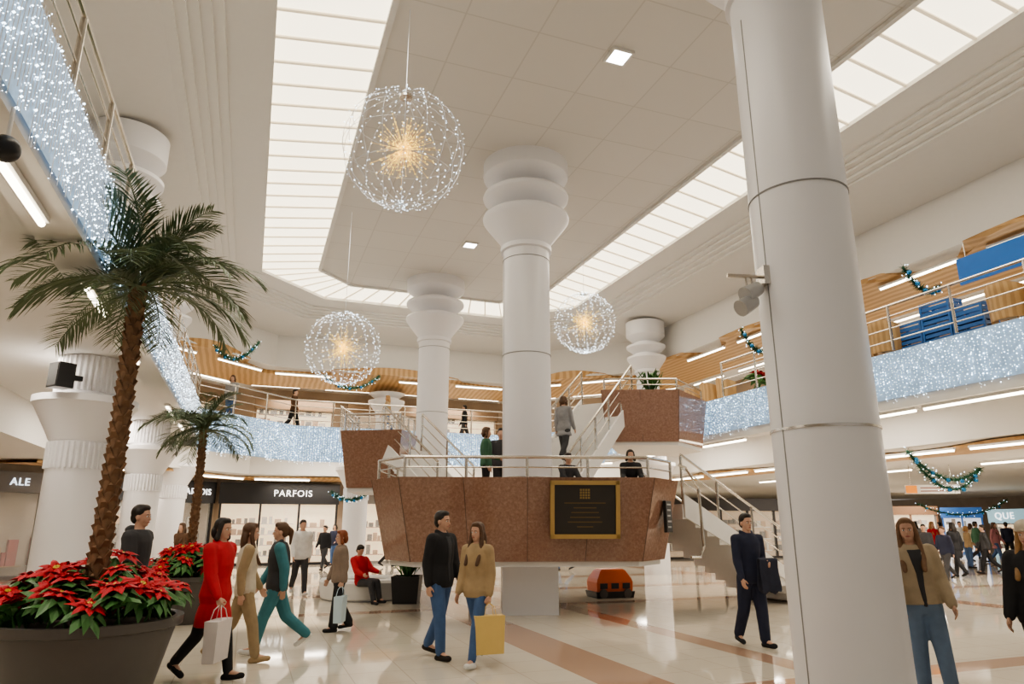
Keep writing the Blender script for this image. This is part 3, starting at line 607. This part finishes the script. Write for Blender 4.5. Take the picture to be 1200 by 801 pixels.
    for k in 'lr': out['shoe'+k]=remesh(shoes[k],max(vox*.7,.005),dz,1)
    ey=[]
    if near:
        for sd in (-1,1):
            m=MB(); m.ell((sd*.016,.0455,.9255),(.0075,.0055,.0045),10,7,Hd); m.ell((sd*.016,.0495,.9255),(.0035,.0025,.0038),8,6,Hd,1)
            m.v=[(x,y,z+dz) for x,y,z in m.v]; ey.append((('eye'),m))
            m=MB(); m.cap(Hd((sd*.009,.0525,.9365)),Hd((sd*.025,.046,.938)),.0022,.0016,6); m.v=[(x,y,z+dz) for x,y,z in m.v]; ey.append(('eyebrow',m))
        m=MB(); m.ell((0,.0515,.8905),(.0125,.0035,.0042),12,7,Hd); m.v=[(x,y,z+dz) for x,y,z in m.v]; ey.append(('lips',m))
    FC[key]=(out,ey,{k:v+Vector((0,0,dz)) for k,v in hands.items()}); return FC[key]
COL=dict(red=(.5,.02,.03),black=(.016,.016,.019),charcoal=(.05,.05,.055),navy=(.020,.025,.055),beige=(.40,.29,.165),cream=(.62,.55,.44),teal=(.06,.21,.25),grey=(.30,.30,.31),white=(.75,.74,.72),jeans=(.07,.13,.27),lightjeans=(.18,.26,.38),brown=(.10,.05,.025),lightbrown=(.21,.115,.06),blond=(.35,.20,.08),auburn=(.22,.06,.02),olive=(.17,.13,.07),sand=(.47,.38,.26),khaki=(.36,.27,.16),green=(.05,.14,.08),blue=(.05,.12,.35),pink=(.45,.2,.22),dark=(.02,.015,.012),orange=(.6,.2,.05),striped=(.24,.18,.14))
sk=mat('skin',(.58,.35,.25),.5,var=.05,scale=30)
def cm(c): return mat('cloth_'+c,COL[c],.8,var=.22,scale=18,bump=.3)
def person(label,loc,face,H,P,top,bot,hair,shoe='black',vest=None,hat=None,vox=.0046,topname='jacket',group=None,shirt=None,tilt=0,ow=1):
    P=dict(P)
    if vest: P['vest']=1
    if hat: P['hat']=1
    if shirt: P['open']=ow
    o,ey,hd=fig(P,vox); t=thing('person',label,'person',loc,face,group); t.scale=(H,)*3; t.rotation_euler[1]=tilt
    hm=mat('hair_'+hair,COL[hair],.5,var=.4,scale=40)
    for k,nm,m in (('body','body',sk),('top',topname,cm(top)),('vest','vest',vest and cm(vest)),('shirt','shirt',shirt and cm(shirt)),('trousers','trousers',cm(bot)),('hair','hair',hm),('hat','hat',hat and cm(hat)),('shoel','shoe',cm(shoe)),('shoer','shoe',cm(shoe))):
        if o.get(k) is None: continue
        me=o[k].copy(); me.materials.clear(); me.materials.append(m); c=bpy.data.objects.new(nm,me); C.objects.link(c); c.parent=t
    for nm,m in ey: m.build(nm,{'eye':[mat('eye_white',(.8,.78,.75),.3),mat('iris',(.03,.02,.015),.2)],'eyebrow':hm,'lips':mat('lip',(.42,.14,.12),.45)}[nm],t,True)
    rot=Matrix.Rotation(face,3,'Z'); return {k:Vector(loc)+rot@(v*H) for k,v in hd.items()}
def walk(s,**k):
    d=dict(lh=.42*s,lk=.12 if s>0 else .5*-s+.1,rh=-.42*s,rk=.12 if s<0 else .5*s+.1,ls=-.35*s,rs=.35*s,le=.3,re=.3); d.update(k); return d
def bag(label,p,rz,m,w=.34,h=.36,dp=.12):
    t=thing('shopping_bag',label,'bag',Vector(p)-Vector((0,0,h+.14)),rz); MB().loft([[(-w/2,-dp/2,0),(w/2,-dp/2,0),(w/2,dp/2,0),(-w/2,dp/2,0)],[(-w/2-.01,-dp/2-.01,h),(w/2+.01,-dp/2-.01,h),(w/2+.01,dp/2+.01,h),(-w/2-.01,dp/2+.01,h)]]).build('body',m,t)
    for y in (-dp/2,dp/2): MB().tube([(-w*.22,y,h-.01),(-w*.16,y*.6,h+.1),(0,y*.2,h+.14),(w*.16,y*.6,h+.1),(w*.22,y,h-.01)],.005,6).build('handle',m,t)
RT,LF,FR=-PI/2,PI/2,PI
person('person in dark jacket with dark hair behind the foreground poinsettias',(-4.4,8.35,0),RT,1.84,walk(.6,hood=1,puff=.02),'charcoal','black','dark',vox=.006)
h=person('person in long red coat and black trousers beside the foreground planter',(-3.25,7.95,0),RT-.3,1.69,walk(.7,fem=1,hem=.33,puff=.02,hair='bob',rc=1.4,trw=.004,collar=1),'red','black','dark',topname='coat')
bag('pale grey shopping bag held by the person in red coat',h['r'],RT,mat('bag_pale',(.72,.66,.64),.6),.36,.40)
person('person in cream vest and khaki trousers behind the red coat',FP(279,776),RT+.4,1.64,walk(-.7,fem=1,hair='long'),'khaki','khaki','brown','beige',vest='cream',vox=.006)
person('person in teal trousers and dark padded vest walking left in white sneakers',FP(318,765),LF+.3,1.66,walk(.85,fem=1,hair='tail',puff=.022,trw=.012,collar=1),'teal','teal','brown','white',vest='charcoal',topname='sweater')
person('person in white hooded top walking near the left columns',FP(349,697),FR+.5,1.74,walk(.7,hood=1,puff=.02),'white','charcoal','dark','white',vox=.009)
h=person('person with auburn hair in striped brown top and black flared trousers',FP(394,739),LF+.5,1.52,walk(.4,fem=1,hair='bob',puff=.018,trw=.006,cuff=.02,lc=1.4),'striped','black','auburn',vox=.006,topname='poncho')
bag('pale blue shopping bag held by the person in striped top',h['l'],LF,mat('bag_blue',(.55,.68,.75),.6),.3,.38)
person('person in black jacket and blue jeans looking right in front of the landing',FP(514,771),RT-.6,1.78,walk(-.45,puff=.018,hem=.46,collar=1,hy=.15),'black','jeans','dark','dark',shirt='charcoal')
h=person('person in beige padded jacket and jeans beside the yellow shopping bag',FP(558,779),FR-.55,1.66,walk(.85,fem=1,hair='long',puff=.015,hem=.46,lc=1.4,trw=.002,collar=1,ls=-.1,rs=.1),'beige','jeans','brown','white')
bag('yellow paper shopping bag held by the person in beige padded jacket',h['l'],.35,mat('bag_yellow',(.75,.54,.20),.6),.34,.42)
h=person('person in navy top and dark trousers carrying a coat over the arm',FP(886,757),FR+.25,1.76,walk(.4,le=1.45,ls=.0,li=.35,hem=.48,puff=.012,trw=.012,collar=1),'navy','navy','dark')
hl=h['l']; rows=[]
for f in range(7):
    x=-.14+.26*f/6; ring=[]
    for k in range(12):
        a=k/11; z=.06*sin(PI*a) if .35<a<.65 else .06*sin(PI*a)-(abs(a-.5)-.15)*1.05*(1+.12*sin(f*2.1+k)); y=(a-.5)*.16+.015*sin(f*1.9)
        ring.append(hl+Vector((x+.012*sin(k*1.7),y+.06,z)))
    rows.append(ring)
v=[p for r in rows for p in r]; fc=[(i*12+j,i*12+j+1,i*12+13+j,i*12+12+j) for i in range(6) for j in range(11)]
o=MB().add(v,fc).build('folded_coat',mat('coat_cloth',(.028,.032,.055),.8,var=.3,scale=12),None,True); md=o.modifiers.new('thick','SOLIDIFY'); md.thickness=.03; md=o.modifiers.new('sub','SUBSURF'); md.levels=1; md.render_levels=1
tag(o,'dark folded coat hanging over the forearm of the person in navy','coat')
person('person with long brown hair in beige bomber jacket leaning by the foreground column',(4.0,7.0,0),FR-.25,1.67,dict(fem=1,hair='long',puff=.022,hem=.475,lh=.14,lk=.08,rh=-.08,rk=.1,ls=.1,le=.5,rs=-.05,re=.75,rb=.16,lb=.14,trw=.010,collar=1,hp=-.08,hy=-.25),'sand','lightjeans','lightbrown','white',tilt=.06,shirt='charcoal',ow=1.4)
h=person('person in black jacket and cream knit hat at the right edge',(4.58,6.3,0),LF+.6,1.64,walk(.5,fem=1,hair='long',puff=.022,ls=.25,le=.5,lc=1.3),'black','black','blond','black',hat='cream')
t=thing('bottle','small yellow green bottle held at the right edge','bottle',h['l']-Vector((0,0,.1))); MB().lathe([(.03,0),(.033,.01),(.033,.1),(.014,.13),(.014,.15)],14).build('body',mat('lime',(.4,.6,.08),.3),t,True); MB().lathe([(.016,.148),(.016,.17),(0.001,.17)],12).build('cap',mat('cap_dark',(.05,.1,.05),.4),t,True)
# on the stairs
person('person in green top standing on the granite landing left of the column',(-.55,14.6,2.0),RT,1.62,dict(fem=1,hair='bob',le=1.1,ls=.2),'green','black','brown',vox=.009)
person('person in dark jacket standing behind the column on the landing',(-.25,15.5,2.0),FR,1.72,dict(le=.6),'charcoal','charcoal','dark',vox=.009)
low=dict(sit=1,lh=1.85,lk=2.15,rh=1.9,rk=2.2,ls=.6,rs=.6,le=.7,re=.7,lean=.25)
person('person in black sitting low at the back right of the granite landing',(2.45,14.42,2.0),FR,1.66,dict(low,fem=1,hair='bob'),'black','black','dark',vox=.009)
person('person in charcoal sitting low on the landing right of the column',(1.1,14.42,2.0),FR+.5,1.56,dict(low),'charcoal','black','dark',vox=.009)
person('person in grey climbing the right flight of stairs',(1.25,16.4,3.02),-.6,1.62,walk(.6,fem=1,hair='bob',hem=.4),'grey','charcoal','brown',vox=.009)
p=FP(430,702); p.y-=.62
person('person in red jacket slouching on the white bench',p,FR+.9,1.60,dict(sit=1,lh=1.62,lk=1.35,rh=1.55,rk=1.2,ls=.75,rs=.6,le=.6,re=.7,lean=-.28,hp=.35,hood=1,puff=.022),'red','charcoal','dark',vox=.009)
# distant shoppers
WA=walk(.8);WB=walk(-.7,fem=1,hair='long',hem=.36);WCs=dict(fem=1,hair='bob',le=.9,ls=.2)
far=[(12,672,WA,'grey','black','dark',LF,'by the lit shop at the left edge'),(30,668,WB,'cream','charcoal','brown',FR,'second from the left edge by the lit shop'),(378,668,WA,'black','charcoal','dark',FR,'near the black shopfront door'),(390,662,WCs,'navy','jeans','dark',FR,'far away at the black shopfront'),(205,690,WB,'brown','charcoal','brown',FR,'right of the second left column'),(455,664,WA,'olive','black','dark',RT,'beneath the left end of the granite landing'),(660,668,WB,'charcoal','jeans','brown',LF,'seen beneath the granite landing'),
(1090,674,WA,'charcoal','jeans','dark',FR,'nearest the bomber jacket in the right passage'),(1099,663,WB,'red','black','blond',FR,'in the right passage crowd'),(1113,680,WA,'navy','charcoal','brown',LF,'in the right passage crowd'),(1125,676,WB,'black','black','dark',0,'in the right passage crowd'),(1139,665,WCs,'beige','jeans','blond',RT,'in the right passage crowd'),(1150,659,WA,'green','charcoal','dark',RT,'in the right passage crowd'),(1160,672,WA,'charcoal','black','dark',LF,'in the right passage crowd'),(1172,660,WB,'pink','jeans','brown',FR,'in the right passage crowd'),(1079,660,WB,'grey','black','dark',0,'far off in the right passage'),(1131,656,WA,'white','jeans','dark',FR,'far off in the right passage'),(1107,655,WCs,'brown','black','dark',LF,'far off in the right passage'),(1186,657,WA,'navy','black','dark',0,'far off by the light blue sign'),(1143,654,WB,'cream','jeans','brown',RT,'farthest off in the right passage')]
for px,py,P,c,b,hr,fc,lb in far:
    person('shopper in %s top and %s trousers %s'%(c,b,lb),FP(px,py),fc+R(-.6,.6),R(1.55,1.8),P,c,b,hr,vox=.013)
for w,s,P,c,b,hr,fc,lb in ((-.9,24.2,WCs,'grey','jeans','brown',FR,'at the far left railing'),(1.2,26,WA,'brown','black','dark',RT,'by the far railing'),(4.6,25.9,WB,'beige','jeans','blond',LF,'by the far railing'),(6.6,26.9,WCs,'navy','black','dark',FR,'by the far railing'),(8.0,27,WA,'black','charcoal','dark',LF,'behind the right stair flight')):
    person('upper gallery visitor in %s top and %s trousers %s'%(c,b,lb),W(w,s,4.8),fc,R(1.6,1.75),P,c,b,hr,vox=.013)
# ---------------------------------------------------------------- lights, world, camera
def area(p,sx,sy,e,rz=TH,col=(1,.90,.77)):
    l=bpy.data.lights.new('area','AREA'); l.shape='RECTANGLE'; l.size=sx; l.size_y=sy; l.energy=e; l.color=col; o=bpy.data.objects.new('added_fill_light',l); C.objects.link(o); o.location=p; o.rotation_euler[2]=rz  # unseen area lights, added as fill for the hall and galleries
for p,a,l in along(.92,(0,2,4),10,1): area(W(p.x,p.y,9.30),l*.9,1.2,14*l,a+TH,(1,.93,.82))  # added below the strips to make up for the dimmed panel glow
for p,a,l in along(5,(0,1,2,3,4),6,3): area(W(p.x,p.y,4.36),3,.5,115,a+TH)
for p,a,l in along(7.8,(1,2,3,4),7,6): area(W(p.x,p.y,3.30),3,.5,105,a+TH)
for p,a,l in along(8.8,(0,1,2,3,4),7,3): area(W(p.x,p.y,7.0),3,.5,95,a+TH)
for w,s in ((22,14),(26,26),(22,34),(36,30)): area(W(w,s,3.4),4,1,260)
wd=bpy.data.worlds.new('world'); S.world=wd; wd.use_nodes=True; wd.node_tree.nodes['Background'].inputs[0].default_value=(1,.94,.87,1); wd.node_tree.nodes['Background'].inputs[1].default_value=.42
try: S.view_settings.look='AgX - Medium High Contrast'
except Exception: pass
cam=bpy.data.cameras.new('camera'); cam.sensor_width=36; cam.lens=24; cam.clip_end=300; co=bpy.data.objects.new('camera',cam); C.objects.link(co); co.location=(0,0,1.6); co.rotation_euler=(PI/2+PIT,0,0); S.camera=co
